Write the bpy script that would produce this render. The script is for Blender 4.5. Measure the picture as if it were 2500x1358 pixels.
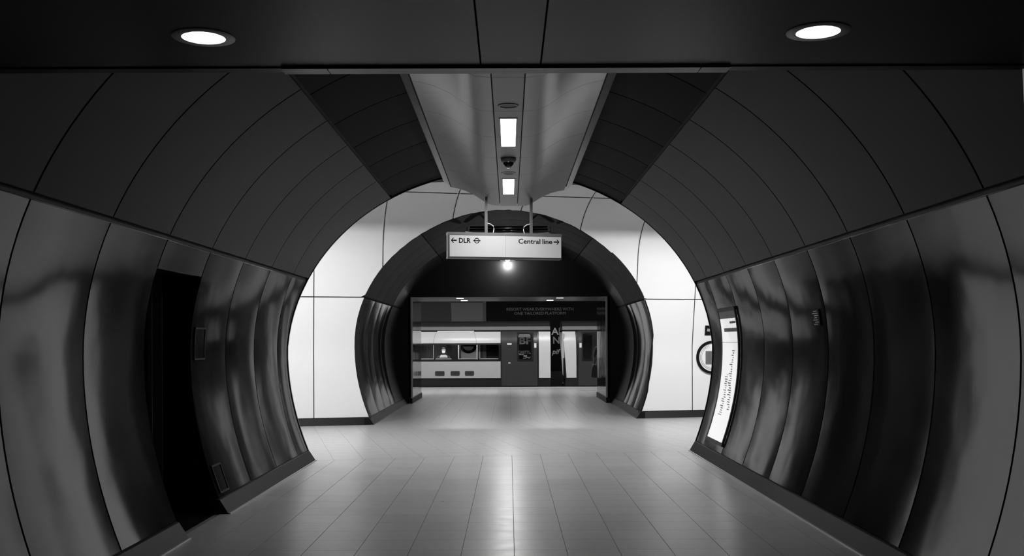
import bpy, bmesh, math, random
from mathutils import Vector, Matrix
random.seed(4)
PI = math.pi
S = bpy.context.scene
C = S.collection
for o in list(bpy.data.objects):
    bpy.data.objects.remove(o)

# ------------------------------------------------------------------ camera, world, exposure
EYE = 1.6
cam_d = bpy.data.cameras.new('camera'); cam = bpy.data.objects.new('camera', cam_d); C.objects.link(cam)
cam.location = (0, 0, EYE); cam.rotation_euler = (PI/2, math.radians(0.22), 0)
cam_d.sensor_width = 36; cam_d.lens = 36; cam_d.shift_x = 0.0028; cam_d.shift_y = 0.062
cam_d.clip_start = 0.05; cam_d.clip_end = 200
S.camera = cam
W = bpy.data.worlds.new('underground_dark'); S.world = W; W.use_nodes = True
W.node_tree.nodes['Background'].inputs[0].default_value = (0, 0, 0, 1)
W.node_tree.nodes['Background'].inputs[1].default_value = 0.0
S.view_settings.view_transform = 'Standard'; S.view_settings.look = 'None'
S.view_settings.gamma = 1.0; S.view_settings.use_curve_mapping = False
S.view_settings.exposure = 0.0
S.cycles.sample_clamp_indirect = 3.0; S.cycles.use_light_tree = False; S.cycles.blur_glossy = 0.5
# watts of the real lamps (used in their builders below)
P_CONC, P_TUN, P_DOWN, P_PLAT, P_TRAIN, P_SOFF, P_BULK = 190.0, 43.0, 0.6, 85.0, 90.0, 3.0, 110.0
def lamp(parent, loc, sx, sy, watts, point=False):
    """the light given off by a lamp, shining down from its diffuser"""
    d = bpy.data.lights.new('lamp_light', 'POINT' if point else 'AREA'); d.energy = watts
    if point: d.shadow_soft_size = sx
    else: d.shape = 'RECTANGLE'; d.size = sx; d.size_y = sy
    o = bpy.data.objects.new('lamp_light', d); C.objects.link(o); o.location = loc; o.parent = parent
    return o

# ------------------------------------------------------------------ materials
M = {}
def mat(name, col, rough=0.5, metal=0.0, spec=0.5, noise=0.0, nscale=6.0, bump=0.0, bscale=3.0, rand=0.0, emit=0.0, rvar=0.0, coat=0.0):
    m = bpy.data.materials.new(name); m.use_nodes = True
    nt = m.node_tree; N = nt.nodes; L = nt.links
    b = N['Principled BSDF']
    b.inputs['Base Color'].default_value = (col, col, col, 1)
    b.inputs['Roughness'].default_value = rough; b.inputs['Metallic'].default_value = metal
    b.inputs['Specular IOR Level'].default_value = spec
    if coat: b.inputs['Coat Weight'].default_value = coat; b.inputs['Coat Roughness'].default_value = 0.08
    if noise or bump or rand or rvar:
        geo = N.new('ShaderNodeNewGeometry')
    if noise or rand:
        nz = N.new('ShaderNodeTexNoise'); nz.inputs['Scale'].default_value = nscale; nz.inputs['Detail'].default_value = 5
        L.new(geo.outputs['Position'], nz.inputs['Vector'])
        mr = N.new('ShaderNodeMapRange'); mr.inputs['To Min'].default_value = col*(1-noise); mr.inputs['To Max'].default_value = col*(1+noise)
        L.new(nz.outputs['Fac'], mr.inputs['Value'])
        out = mr.outputs['Result']
        if rand:
            oi = N.new('ShaderNodeObjectInfo')
            m2 = N.new('ShaderNodeMapRange'); m2.inputs['To Min'].default_value = 1-rand; m2.inputs['To Max'].default_value = 1+rand
            L.new(oi.outputs['Random'], m2.inputs['Value'])
            mu = N.new('ShaderNodeMath'); mu.operation = 'MULTIPLY'
            L.new(out, mu.inputs[0]); L.new(m2.outputs['Result'], mu.inputs[1]); out = mu.outputs[0]
        cc = N.new('ShaderNodeCombineColor')
        for i in range(3): L.new(out, cc.inputs[i])
        L.new(cc.outputs[0], b.inputs['Base Color'])
    if rvar:
        n3 = N.new('ShaderNodeTexNoise'); n3.inputs['Scale'].default_value = nscale*0.6; n3.inputs['Detail'].default_value = 3
        L.new(geo.outputs['Position'], n3.inputs['Vector'])
        m3 = N.new('ShaderNodeMapRange'); m3.inputs['To Min'].default_value = rough*(1-rvar); m3.inputs['To Max'].default_value = rough*(1+rvar)
        L.new(n3.outputs['Fac'], m3.inputs['Value']); L.new(m3.outputs['Result'], b.inputs['Roughness'])
    if bump:
        n2 = N.new('ShaderNodeTexNoise'); n2.inputs['Scale'].default_value = bscale; n2.inputs['Detail'].default_value = 1.5
        L.new(geo.outputs['Position'], n2.inputs['Vector'])
        bp = N.new('ShaderNodeBump'); bp.inputs['Strength'].default_value = 1.0; bp.inputs['Distance'].default_value = bump
        L.new(n2.outputs['Fac'], bp.inputs['Height']); L.new(bp.outputs['Normal'], b.inputs['Normal'])
    if emit:
        b.inputs['Emission Color'].default_value = (1, 1, 1, 1); b.inputs['Emission Strength'].default_value = emit; m.cycles.emission_sampling = 'NONE'
    M[name] = m
    return m
mat('gloss_panel', 0.008, 0.085, spec=0.36, noise=0.25, nscale=3, bump=0.006, bscale=1.3, rvar=0.3)
mat('matte_panel', 0.044, 0.7, spec=0.3, noise=0.08, nscale=4)
mat('passage_panel', 0.010, 0.65, spec=0.2, noise=0.1)
mat('crown_panel', 0.003, 0.8, spec=0.12, noise=0.1)
mat('backing', 0.008, 0.7, noise=0.2)
mat('plinth', 0.006, 0.5, spec=0.15, noise=0.25, nscale=8)
mat('near_ceiling', 0.006, 0.36, spec=0.15, noise=0.15, nscale=4)
mat('spine', 0.25, 0.32, metal=0.35, noise=0.06, nscale=5)
mat('spine_strip', 0.30, 0.42, noise=0.06, nscale=5)
mat('trim_metal', 0.35, 0.35, metal=0.5, noise=0.1)
mat('tile', 0.34, 0.30, spec=0.85, noise=0.12, nscale=9, rand=0.05, rvar=0.15)
mat('grout', 0.10, 0.8, noise=0.2)
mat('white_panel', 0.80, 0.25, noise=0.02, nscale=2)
mat('darkened_vault', 0.06, 0.35, noise=0.04, nscale=2)  # concourse crown colour kept dark to cut bounced light
mat('joint_dark', 0.015, 0.6, noise=0.1)
mat('joint_light', 0.9, 0.25, metal=0.2, noise=0.05)
mat('black_wall', 0.006, 0.32, spec=0.2, noise=0.2)
mat('door_frame_grey', 0.09, 0.5, noise=0.2)
mat('door_dark', 0.02, 0.5, noise=0.2)
mat('lamp_glow', 0.9, 0.5, emit=4)
mat('down_glow', 0.9, 0.5, emit=6)
mat('down_reflector', 0.75, 0.25, metal=0.2, noise=0.02)
mat('down_ring', 0.85, 0.4, noise=0.1)
mat('conc_glow', 0.9, 0.5, emit=6)
mat('plat_glow', 0.9, 0.5, emit=4)
mat('train_glow', 0.9, 0.5, emit=4)
mat('pass_glow', 0.9, 0.5, emit=5)
mat('bulkhead_glow', 0.9, 0.5, emit=8)
mat('sign_face', 0.42, 0.5, emit=0.10, noise=0.01)
mat('sign_frame', 0.05, 0.35, metal=0.4, noise=0.1)
mat('ink', 0.006, 0.7, spec=0.1, noise=0.1)
mat('ink_faint', 0.22, 0.5, noise=0.4, nscale=25)
mat('ink_grey', 0.12, 0.5, noise=0.1)
mat('poster_white_glow', 0.85, 0.3, noise=0.03, nscale=3, emit=0.5)  # glow added to the sheet so that it looks brightly lit
mat('poster_black', 0.005, 0.7, spec=0.2, noise=0.2)
mat('poster_grey', 0.22, 0.5, noise=0.05)
mat('letter_white', 0.8, 0.5, noise=0.05)
mat('letter_grey', 0.30, 0.5, noise=0.1)
mat('speaker_grill', 0.05, 0.5, noise=0.3, nscale=200)
mat('dome_smoke', 0.01, 0.08, noise=0.1)
mat('train_white', 0.62, 0.28, noise=0.04)
mat('train_grey', 0.42, 0.35, noise=0.06)
mat('train_door', 0.035, 0.3, noise=0.1)
mat('train_black', 0.008, 0.3, noise=0.1)
mat('train_roof', 0.22, 0.45, noise=0.1)
mat('train_inside', 0.30, 0.5, noise=0.05)
mat('train_seat', 0.06, 0.8, noise=0.4, nscale=40)
mat('plat_wall', 0.035, 0.45, noise=0.15)
mat('tactile', 0.55, 0.6, noise=0.1)
mat('skin', 0.30, 0.5, noise=0.05)
mat('cloth_dark', 0.012, 0.85, noise=0.3, nscale=30)
mat('cloth_light', 0.30, 0.8, noise=0.2, nscale=30)
mat('hair', 0.012, 0.6, noise=0.3, nscale=60)
def glass_mat():
    m = bpy.data.materials.new('glass'); m.use_nodes = True
    N = m.node_tree.nodes; L = m.node_tree.links
    for n in list(N):
        if n.type != 'OUTPUT_MATERIAL': N.remove(n)
    t = N.new('ShaderNodeBsdfTransparent'); t.inputs[0].default_value = (0.86, 0.86, 0.86, 1)
    g = N.new('ShaderNodeBsdfGlossy'); g.inputs['Roughness'].default_value = 0.03
    f = N.new('ShaderNodeFresnel'); f.inputs['IOR'].default_value = 1.45
    mx = N.new('ShaderNodeMixShader')
    L.new(f.outputs[0], mx.inputs[0]); L.new(t.outputs[0], mx.inputs[1]); L.new(g.outputs[0], mx.inputs[2])
    L.new(mx.outputs[0], N['Material Output'].inputs[0]); M['glass'] = m
glass_mat()

# ------------------------------------------------------------------ mesh helpers
class MB:
    """collects faces; build() links them as ONE mesh object"""
    def __init__(s): s.v = []; s.f = []; s.sm = []
    def grid(s, P, smooth=True, flip=False):
        n0 = len(s.v); R = len(P); K = len(P[0])
        for r in P: s.v += [tuple(p) for p in r]
        for i in range(R-1):
            for j in range(K-1):
                q = [n0+i*K+j, n0+i*K+j+1, n0+(i+1)*K+j+1, n0+(i+1)*K+j]
                s.f.append(q[::-1] if flip else q); s.sm.append(smooth)
        return s
    def poly(s, pts, smooth=False):
        n0 = len(s.v); s.v += [tuple(p) for p in pts]; s.f.append(list(range(n0, n0+len(pts)))); s.sm.append(smooth); return s
    def box(s, x0, x1, y0, y1, z0, z1):
        n = len(s.v)
        s.v += [(x, y, z) for z in (z0, z1) for y in (y0, y1) for x in (x0, x1)]
        for q in ((0, 2, 3, 1), (4, 5, 7, 6), (0, 1, 5, 4), (2, 6, 7, 3), (0, 4, 6, 2), (1, 3, 7, 5)):
            s.f.append([n+i for i in q]); s.sm.append(False)
        return s
    def prism(s, pts, d):
        """closed polygon (list of 3D points) extruded by vector d"""
        n = len(pts); d = Vector(d); a = len(s.v)
        s.v += [tuple(p) for p in pts] + [tuple(Vector(p)+d) for p in pts]
        s.f.append(list(range(a, a+n))); s.f.append([a+n+i for i in range(n)][::-1]); s.sm += [False, False]
        for i in range(n):
            j = (i+1) % n; s.f.append([a+i, a+n+i, a+n+j, a+j]); s.sm.append(False)
        return s
    def lathe(s, prof, seg=28, axis='Z', o=(0, 0, 0), cap0=False, cap1=False):
        rows = []
        for r, h in prof:
            row = []
            for k in range(seg+1):
                a = 2*PI*k/seg; c, d = r*math.cos(a), r*math.sin(a)
                p = (c, d, h) if axis == 'Z' else ((c, h, d) if axis == 'Y' else (h, c, d))
                row.append((p[0]+o[0], p[1]+o[1], p[2]+o[2]))
            rows.append(row)
        s.grid(rows)
        if cap0: s.poly(rows[0][:-1])
        if cap1: s.poly(rows[-1][:-1])
        return s
    def tube(s, path, r, seg=10):
        rows = []; path = [Vector(p) for p in path]
        for i, p in enumerate(path):
            t = (path[min(i+1, len(path)-1)]-path[max(i-1, 0)]).normalized()
            a = t.cross(Vector((0, 0, 1)));
            if a.length < 1e-3: a = t.cross(Vector((0, 1, 0)))
            a.normalize(); b = t.cross(a)
            rows.append([p + (a*math.cos(2*PI*k/seg)+b*math.sin(2*PI*k/seg))*r for k in range(seg+1)])
        s.grid(rows); s.poly(rows[0][:-1]); s.poly(rows[-1][:-1]); return s
    def ring(s, rect, inner, y, back=None):
        """flat plate (x,z) with a hole; rect=(x0,x1,z0,z1), inner=list of (x,z); optional reveal to y=back"""
        x0, x1, z0, z1 = rect; cx = (x0+x1)/2; cz = (z0+z1)/2
        ix0 = min(p[0] for p in inner); ix1 = max(p[0] for p in inner); iz0 = min(p[1] for p in inner); iz1 = max(p[1] for p in inner)
        out = []
        for px, pz in inner:
            # project by normalised position so that the corners meet the corners
            u = (px-(ix0+ix1)/2)/((ix1-ix0)/2); w = (pz-(iz0+iz1)/2)/((iz1-iz0)/2); m = max(abs(u), abs(w)); u /= m; w /= m
            out.append((cx+u*(x1-x0)/2, cz+w*(z1-z0)/2))
        yf = y if callable(y) else (lambda z: y)
        A = [(p[0], yf(p[1]), p[1]) for p in out]+[(out[0][0], yf(out[0][1]), out[0][1])]
        B = [(p[0], yf(p[1]), p[1]) for p in inner]+[(inner[0][0], yf(inner[0][1]), inner[0][1])]
        s.grid([A, B], False)
        if back is not None:
            s.grid([B, [(p[0], p[1]+back, p[2]) for p in B]], False)
        return s
    def build(s, name, m, parent=None, kind=None):
        me = bpy.data.meshes.new(name); me.from_pydata(s.v, [], s.f); me.update()
        bm = bmesh.new(); bm.from_mesh(me)
        bmesh.ops.remove_doubles(bm, verts=[], dist=0.0)
        bmesh.ops.recalc_face_normals(bm, faces=bm.faces); bm.to_mesh(me); bm.free()
        for p, f in zip(me.polygons, s.sm): p.use_smooth = f
        me.materials.append(M[m])
        o = bpy.data.objects.new(name, me); C.objects.link(o)
        if parent: o.parent = parent
        if kind: o['kind'] = kind
        return o
def rrect(x0, x1, z0, z1, r, n=5):
    P = []
    for cx, cz, a0 in ((x1-r, z1-r, 0), (x0+r, z1-r, PI/2), (x0+r, z0+r, PI), (x1-r, z0+r, 3*PI/2)):
        for k in range(n+1):
            a = a0+PI/2*k/n; P.append((cx+r*math.cos(a), cz+r*math.sin(a)))
    return P
def tag(o, label, cat, group=None, kind=None):
    o['label'] = label; o['category'] = cat
    if group: o['group'] = group
    if kind: o['kind'] = kind
    return o
def empty(name, loc=(0, 0, 0), rz=0.0):
    o = bpy.data.objects.new(name, None); C.objects.link(o); o.location = loc; o.rotation_euler = (0, 0, rz); o.empty_display_size = 0.1; return o
def struct(name, label, cat, loc=(0, 0, 0)):
    return tag(empty(name, loc), label, cat, kind='structure')
def text_obj(name, body, box, y, m, parent, shear=0.0, bold=0.0):
    """lettering fitted into box (x0,x1,z0,z1) on the plane y, facing -Y; one part for each word"""
    words = []; pen = 0.0
    for w in body.split(' '):
        cu = bpy.data.curves.new(name, 'FONT'); cu.body = w; cu.size = 1; cu.shear = shear; cu.offset = bold; cu.resolution_u = 3
        t = bpy.data.objects.new(name, cu); C.objects.link(t)
        dg = bpy.context.evaluated_depsgraph_get(); dg.update()
        me = bpy.data.meshes.new_from_object(t.evaluated_get(dg)); bpy.data.objects.remove(t)
        x0 = min(v.co.x for v in me.vertices)
        for v in me.vertices: v.co.x += pen-x0
        pen = max(v.co.x for v in me.vertices)+0.28; words.append(me)
    V = [v.co for me in words for v in me.vertices]
    ax, bx, ay, by = min(v.x for v in V), max(v.x for v in V), min(v.y for v in V), max(v.y for v in V)
    x0, x1, z0, z1 = box
    for me in words:
        for v in me.vertices:
            v.co = Vector((x0+(v.co.x-ax)/(bx-ax)*(x1-x0), y, z0+(v.co.y-ay)/(by-ay)*(z1-z0)))
        me.materials.clear(); me.materials.append(M[m]); me.name = name
        o = bpy.data.objects.new(name, me); C.objects.link(o); o.parent = parent
def skin_figure(name, joints, edges, m, parent=None, sub=2):
    me = bpy.data.meshes.new(name); me.from_pydata([j[0] for j in joints], edges, [])
    o = bpy.data.objects.new(name, me); C.objects.link(o)
    o.modifiers.new('skin', 'SKIN')
    me.skin_vertices.new() if not me.skin_vertices else None
    for v, j in zip(me.skin_vertices[0].data, joints):
        r = j[1]; v.radius = r if isinstance(r, tuple) else (r, r)
    me.skin_vertices[0].data[0].use_root = True
    sm = o.modifiers.new('subdivision', 'SUBSURF'); sm.levels = sub; sm.render_levels = sub
    dg = bpy.context.evaluated_depsgraph_get(); dg.update()
    m2 = bpy.data.meshes.new_from_object(o.evaluated_get(dg)); bpy.data.objects.remove(o)
    for p in m2.polygons: p.use_smooth = True
    m2.materials.clear(); m2.materials.append(M[m]); m2.name = name
    o = bpy.data.objects.new(name, m2); C.objects.link(o)
    if parent: o.parent = parent
    return o

# ------------------------------------------------------------------ the tunnel's section and its ends
RX, RZ, CZ = 2.98, 2.63, 1.5
def prof(z):
    return RX*math.sqrt(max(0, 1-((z-CZ)/RZ)**2)) if z >= CZ else RX-0.1432*(CZ-z)**2
def profz(x):
    return CZ+RZ*math.sqrt(max(0, 1-(x/RX)**2))
def y_end(x, z):                 # where the tunnel opens into the crossing concourse
    return 14.38+0.206*x+0.33*max(0, z-CZ)
def g2(z):                       # how far the concourse's far wall leans in over the floor
    if z <= 3.2: return -0.147*max(0, z-CZ)
    q = min(1, (z-3.2)/1.35); return -2.2+1.95*math.sqrt(max(0, 1-q*q))
def far(xb, z, off=0.0):         # point of the concourse's far wall, off = proud of it
    g = g2(z)-off; return (xb-0.24*g, 20.55+0.25*xb+0.97*g, z)
def y_far(x, z):
    g = g2(z); return 20.55+0.25*(x+0.24*g)+0.97*g
Z_DADO, Z_PL, X_BRK, Z_CR = 2.46, 0.14, 1.68, 4.55
def sec_lower(z0, z1, n): return [(prof(z0+(z1-z0)*i/n), z0+(z1-z0)*i/n) for i in range(n+1)]
def sec_angle(x0, x1, n):        # upper part by angle
    a0 = math.acos(min(1, x0/RX)); a1 = math.acos(min(1, x1/RX))
    return [(RX*math.cos(a0+(a1-a0)*i/n), CZ+RZ*math.sin(a0+(a1-a0)*i/n)) for i in range(n+1)]
def nrm(sec):                    # outward normals of a section polyline
    N = []
    for i in range(len(sec)):
        a = sec[max(0, i-1)]; b = sec[min(len(sec)-1, i+1)]
        tx, tz = b[0]-a[0], b[1]-a[1]; l = math.hypot(tx, tz); N.append((tz/l, -tx/l))
    return N
def panel(name, m, parent, side, sec, y0, y1, endf=None, off=0.0, thick=0.03, ny=6, pillow=0.004):
    """a bent wall panel with real edges; side -1 left, 1 right; off = set back from the section"""
    N = nrm(sec); rows = []; rowsb = []
    for (x, z), (nx, nz) in zip(sec, N):
        a = y0; b = y1
        if endf:
            e = endf(side*x, z); b = min(b, e)
        if b-a < 0.03: continue
        r = []; rb = []
        for j in range(ny+1):
            t = j/ny; o = off+pillow*abs(2*t-1)**4
            y = a+(b-a)*t
            r.append((side*(x+nx*o), y, z+nz*o)); rb.append((side*(x+nx*(off+thick)), y, z+nz*(off+thick)))
        rows.append(r); rowsb.append(rb)
    if len(rows) < 2: return None
    mb = MB(); mb.grid(rows)
    mb.grid([[r[0] for r in rows], [r[0] for r in rowsb]], False); mb.grid([[r[-1] for r in rows], [r[-1] for r in rowsb]], False)
    mb.grid([rows[0], rowsb[0]], False); mb.grid([rows[-1], rowsb[-1]], False)
    return mb.build(name, m, parent)
def shell(name, m, parent, side, sec, y0, y1, endf=None, off=0.05, ny=2):
    N = nrm(sec); rows = []
    for (x, z), (nx, nz) in zip(sec, N):
        b = endf(side*x, z) if endf else y1
        rows.append([(side*(x+nx*off), y0+(b-y0)*j/ny, z+nz*off) for j in range(ny+1)])
    return MB().grid(rows).build(name, m, parent)

# ------------------------------------------------------------------ main tunnel walls and vault
Y0T = 4.70
ribs = [4.77+1.2*k for k in range(0, 9)]      # 4.77 ... 14.37
G = 0.011
wall = {-1: struct('wall_left', 'left side of the tunnel clad in dark bent panels with a doorway', 'wall'),
        1: struct('wall_right', 'right side of the tunnel clad in dark bent glossy panels', 'wall')}
ceil = struct('ceiling', 'dark panelled crown of the tunnel vault either side of the light spine', 'ceiling')
lowS = sec_lower(Z_PL+0.006, Z_DADO-0.02, 22)
upS = sec_angle(prof(Z_DADO+0.022), X_BRK+0.012, 14)
crS = sec_angle(X_BRK-0.012, 0.93, 8)
DOOR = (8.37, 9.57); Z_HEAD = 2.215
for s in (-1, 1):
    for k in range(len(ribs)):
        a = ribs[k]+G; b = (ribs[k+1] if k+1 < len(ribs) else 99)-G
        if k == 7 and s == -1: b = 99            # last cladding bay runs to the opening
        if k == 8 and s == -1: continue
        if s == -1 and abs(ribs[k]-DOOR[0]) < 0.01:
            panel('header_panel', 'gloss_panel', wall[s], s, sec_lower(Z_HEAD, Z_DADO-0.02, 5), a, b)
        else:
            panel('lower_panel', 'gloss_panel', wall[s], s, lowS, a, b, y_end)
        panel('upper_panel', 'matte_panel', wall[s], s, upS, a, b, y_end)
        panel('crown_panel', 'crown_panel', ceil, s, crS, a+0.3, b+0.3 if k+1 < len(ribs) else b, y_end, off=0.015)
    # dark backing seen in the open joints
    if s == 1:
        shell('backing', 'backing', wall[s], s, sec_lower(0, Z_DADO, 14)+sec_angle(prof(Z_DADO+0.02), 0.9, 14), Y0T, 0, y_end)
    else:
        sl = sec_lower(0, Z_HEAD, 14)
        shell('backing', 'backing', wall[s], s, sl, Y0T, DOOR[0]+0.0)
        shell('backing', 'backing', wall[s], s, sl, DOOR[1], 0, y_end)
        shell('backing', 'backing', wall[s], s, sec_lower(Z_HEAD, Z_DADO, 4)+sec_angle(prof(Z_DADO+0.02), 0.9, 14), Y0T, 0, y_end)
    # dado rail in the long groove, a slim polished lip below it
    rail = MB()
    x = prof(Z_DADO)
    ye = y_end(s*x, Z_DADO)
    P = [(s*(x+0.035), Z_DADO-0.018), (s*(x+0.028), Z_DADO-0.018), (s*(x+0.022), Z_DADO+0.02), (s*(x+0.035), Z_DADO+0.02)]
    rail.prism([(p[0], Y0T, p[1]) for p in P], (0, ye-Y0T, 0)).build('dado_rail', 'backing', wall[s])
    MB().prism([(s*(x+0.001), Y0T, Z_DADO-0.022), (s*(x+0.012), Y0T, Z_DADO-0.022), (s*(x+0.010), Y0T, Z_DADO-0.017), (s*(x+0.001), Y0T, Z_DADO-0.017)], (0, ye-Y0T, 0)).build('dado_lip', 'gloss_panel', wall[s])
    # plinth
    bb = struct('baseboard_left' if s < 0 else 'baseboard_right', 'dark sloping plinth along the foot of the %s tunnel wall' % ('left' if s < 0 else 'right'), 'baseboard')
    spans = [(Y0T, DOOR[0]-0.01), (DOOR[1]-0.03, None)] if s < 0 else [(Y0T, None)]
    for a, b in spans:
        pr = [(2.612, 0.0), (2.625, 0.012), (2.70, Z_PL-0.008), (2.722, Z_PL), (2.80, Z_PL), (2.80, 0.0)]
        A = [(s*p[0], a, p[1]) for p in pr]
        B = [(s*p[0], (b if b else y_end(s*p[0], 0)-0.005), p[1]) for p in pr]
        mb = MB(); mb.grid([A+[A[0]], B+[B[0]]], False); mb.poly(A); mb.poly(B)
        mb.build('plinth', 'plinth', bb)
        MB().prism([(s*2.612, a, 0), (s*2.600, a, 0), (s*2.604, a, 0.010), (s*2.614, a, 0.012)], (0, (b if b else y_end(s*2.6, 0)-0.01)-a, 0)).build('floor_seal', 'trim_metal', bb)
    # polished rim where the cladding ends at the concourse
    sec = sec_lower(0.0, Z_DADO, 16)+sec_angle(prof(Z_DADO+0.02), 0.93, 22)
    N = nrm(sec); r0 = []; r1 = []; r2 = []
    for (x, z), (nx, nz) in zip(sec, N):
        y = y_end(s*x, z)
        r0.append((s*(x-0.004*nx), y-0.012, z-0.004*nz)); r1.append((s*(x-0.004*nx), y+0.02, z-0.004*nz)); r2.append((s*(x+0.09*nx), y+0.02, z+0.09*nz))
    MB().grid([r0, r1], True).grid([r1, r2], False).build('end_rim', 'gloss_panel', wall[s])

# doorway in the left wall
dj = struct('door_1', 'unlit black doorway cut through the glossy left wall', 'doorway')
mb = MB()
mb.grid([[(-prof(z)-0.0, DOOR[1]+0.0, z) for z in [i*Z_HEAD/14 for i in range(15)]], [(-3.24, DOOR[1], z) for z in [i*Z_HEAD/14 for i in range(15)]]], False)
mb.build('door_jamb', 'black_wall', dj)
MB().box(-3.44, -3.24, DOOR[1]-0.012, DOOR[1]+0.05, 0.0, Z_HEAD).box(-3.37, -3.33, DOOR[1]-0.03, DOOR[1]-0.012, 0.0, Z_HEAD).build('door_frame', 'door_frame_grey', dj)
mb = MB(); mb.grid([[(-prof(z)-0.03, DOOR[0], z) for z in [i*Z_HEAD/14 for i in range(15)]], [(-4.4, DOOR[0], z) for z in [i*Z_HEAD/14 for i in range(15)]]], False)
mb.build('door_jamb', 'black_wall', dj)
MB().box(-4.45, -4.4, DOOR[0]-0.05, DOOR[1]+0.1, 0, Z_HEAD).build('door_leaf', 'black_wall', dj)
MB().box(-4.4, -3.44, DOOR[1], DOOR[1]+0.05, 0, Z_HEAD).build('side_wall', 'black_wall', dj)
MB().box(-4.45, -2.90, DOOR[0]-0.02, DOOR[1]+0.02, Z_HEAD, Z_HEAD+0.03).build('door_lintel', 'black_wall', dj)
MB().box(-4.45, -2.75, DOOR[0]-0.02, DOOR[1]+0.02, -0.03, -0.001).build('door_sill', 'black_wall', dj)

# ------------------------------------------------------------------ light spine under the crown
sp = struct('trim_1', 'pale metal light spine running along the tunnel crown', 'ceiling spine')
Z_SP = 3.625
half = [(0.135, Z_SP), (0.26, Z_SP+0.012), (0.34, Z_SP+0.045), (0.42, Z_SP+0.10), (0.52, Z_SP+0.165), (0.64, Z_SP+0.22), (0.76, Z_SP+0.255), (0.845, Z_SP+0.27)]
sj = [4.7, 5.55, 6.70, 7.85, 9.0, 10.15, 11.3, 12.45, 13.6]
def y_sp(x, z): return y_end(x, z)+0.22
for s in (-1, 1):
    for i, a in enumerate(sj):
        b = sj[i+1] if i+1 < len(sj) else 99
        A = []
        for (x, z) in half: A.append([(s*x, min(a+0.003+(b-a-0.006)*j/3, y_sp(s*x, z)), z) for j in range(4)] if b < 90 else [(s*x, a+0.003+(y_sp(s*x, z)-a)*j/3, z) for j in range(4)])
        mb = MB().grid(A); mb.grid([[r[-1] for r in A], [(r[-1][0], r[-1][1], r[-1][2]+0.03) for r in A]], False); mb.grid([[r[0] for r in A], [(r[0][0], r[0][1], r[0][2]+0.03) for r in A]], False)
        mb.build('spine_wing', 'spine', sp)
    # flat ledge outside the wing, joints offset
    for i, a in enumerate(sj):
        b = sj[i+1] if i+1 < len(sj) else 99
        L = [(0.858, Z_SP+0.268), (0.96, Z_SP+0.352), (0.985, Z_SP+0.40)]
        A = [[(s*x, a+0.003+0.35, z), (s*x, (b+0.35-0.003) if b < 90 else y_sp(s*x, z), z)] for x, z in L]
        MB().grid(A, False).build('spine_ledge', 'spine_strip', sp)
    MB().grid([[(s*0.84, Y0T, Z_SP+0.285), (s*0.84, 15.3, Z_SP+0.285)], [(s*0.87, Y0T, Z_SP+0.285), (s*0.87, 15.3, Z_SP+0.285)]], False).build('spine_shadow_gap', 'backing', sp)
    MB().grid([[(s*0.121, Y0T, Z_SP+0.03), (s*0.121, 15.25, Z_SP+0.03)], [(s*0.14, Y0T, Z_SP+0.03), (s*0.14, 15.25, Z_SP+0.03)]], False).build('spine_shadow_gap', 'backing', sp)
MB().grid([[(-0.99, Y0T, Z_SP+0.42), (-0.99, 15.3, Z_SP+0.42)], [(0.99, Y0T, Z_SP+0.42), (0.99, 15.3, Z_SP+0.42)]], False).build('spine_backing', 'backing', sp)
for i, a in enumerate(sj):
    b = sj[i+1] if i+1 < len(sj) else y_sp(0, Z_SP)
    MB().box(-0.124, 0.124, a+0.003, b-0.003, Z_SP, Z_SP+0.02).build('centre_strip', 'spine_strip', sp)

def luminaire(y0, y1, label):
    t = tag(empty('linear_light', (0, (y0+y1)/2, Z_SP)), label, 'light')
    h = (y1-y0)/2
    MB().box(-0.072, 0.072, -h, h, -0.006, 0.004).build('diffuser', 'lamp_glow', t)
    lamp(t, (0, 0, -0.008), 0.144, 2*h, P_TUN)
    f = MB()
    for (a, b, c, d) in ((-0.085, -0.072, -h-0.012, h+0.012), (0.072, 0.085, -h-0.012, h+0.012), (-0.072, 0.072, -h-0.012, -h), (-0.072, 0.072, h, h+0.012)):
        f.box(a, b, c, d, -0.0065, 0.004)
    f.build('bezel', 'spine_strip', t)
luminaire(9.28, 10.6, 'bright linear ceiling light in the spine between loudspeaker and camera dome')
luminaire(12.72, 14.05, 'bright linear ceiling light in the spine just before the hanging sign')
def speaker(y, label):
    t = tag(empty('ceiling_speaker', (0, y, Z_SP)), label, 'loudspeaker')
    MB().lathe([(0.090, 0.0), (0.090, -0.006), (0.072, -0.009), (0.070, -0.002)], 32).build('ring', 'spine_strip', t)
    MB().lathe([(0.071, -0.003), (0.001, -0.005)], 32).build('grille', 'speaker_grill', t)
speaker(8.78, 'round ceiling loudspeaker before the first linear light')
speaker(12.30, 'round ceiling loudspeaker between camera dome and second linear light')
t = tag(empty('dome_camera', (0, 11.3, Z_SP)), 'dark smoked security camera dome on the ceiling spine', 'camera')
MB().lathe([(0.001, 0.0), (0.085, 0.0), (0.085, -0.02), (0.075, -0.045), (0.06, -0.05)], 32).build('housing', 'ink_grey', t)
MB().lathe([(0.058, -0.045)]+[(0.058*math.cos(a), -0.05-0.062*math.sin(a)) for a in [i*PI/2/8 for i in range(9)]], 28).build('dome', 'dome_smoke', t)

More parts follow.
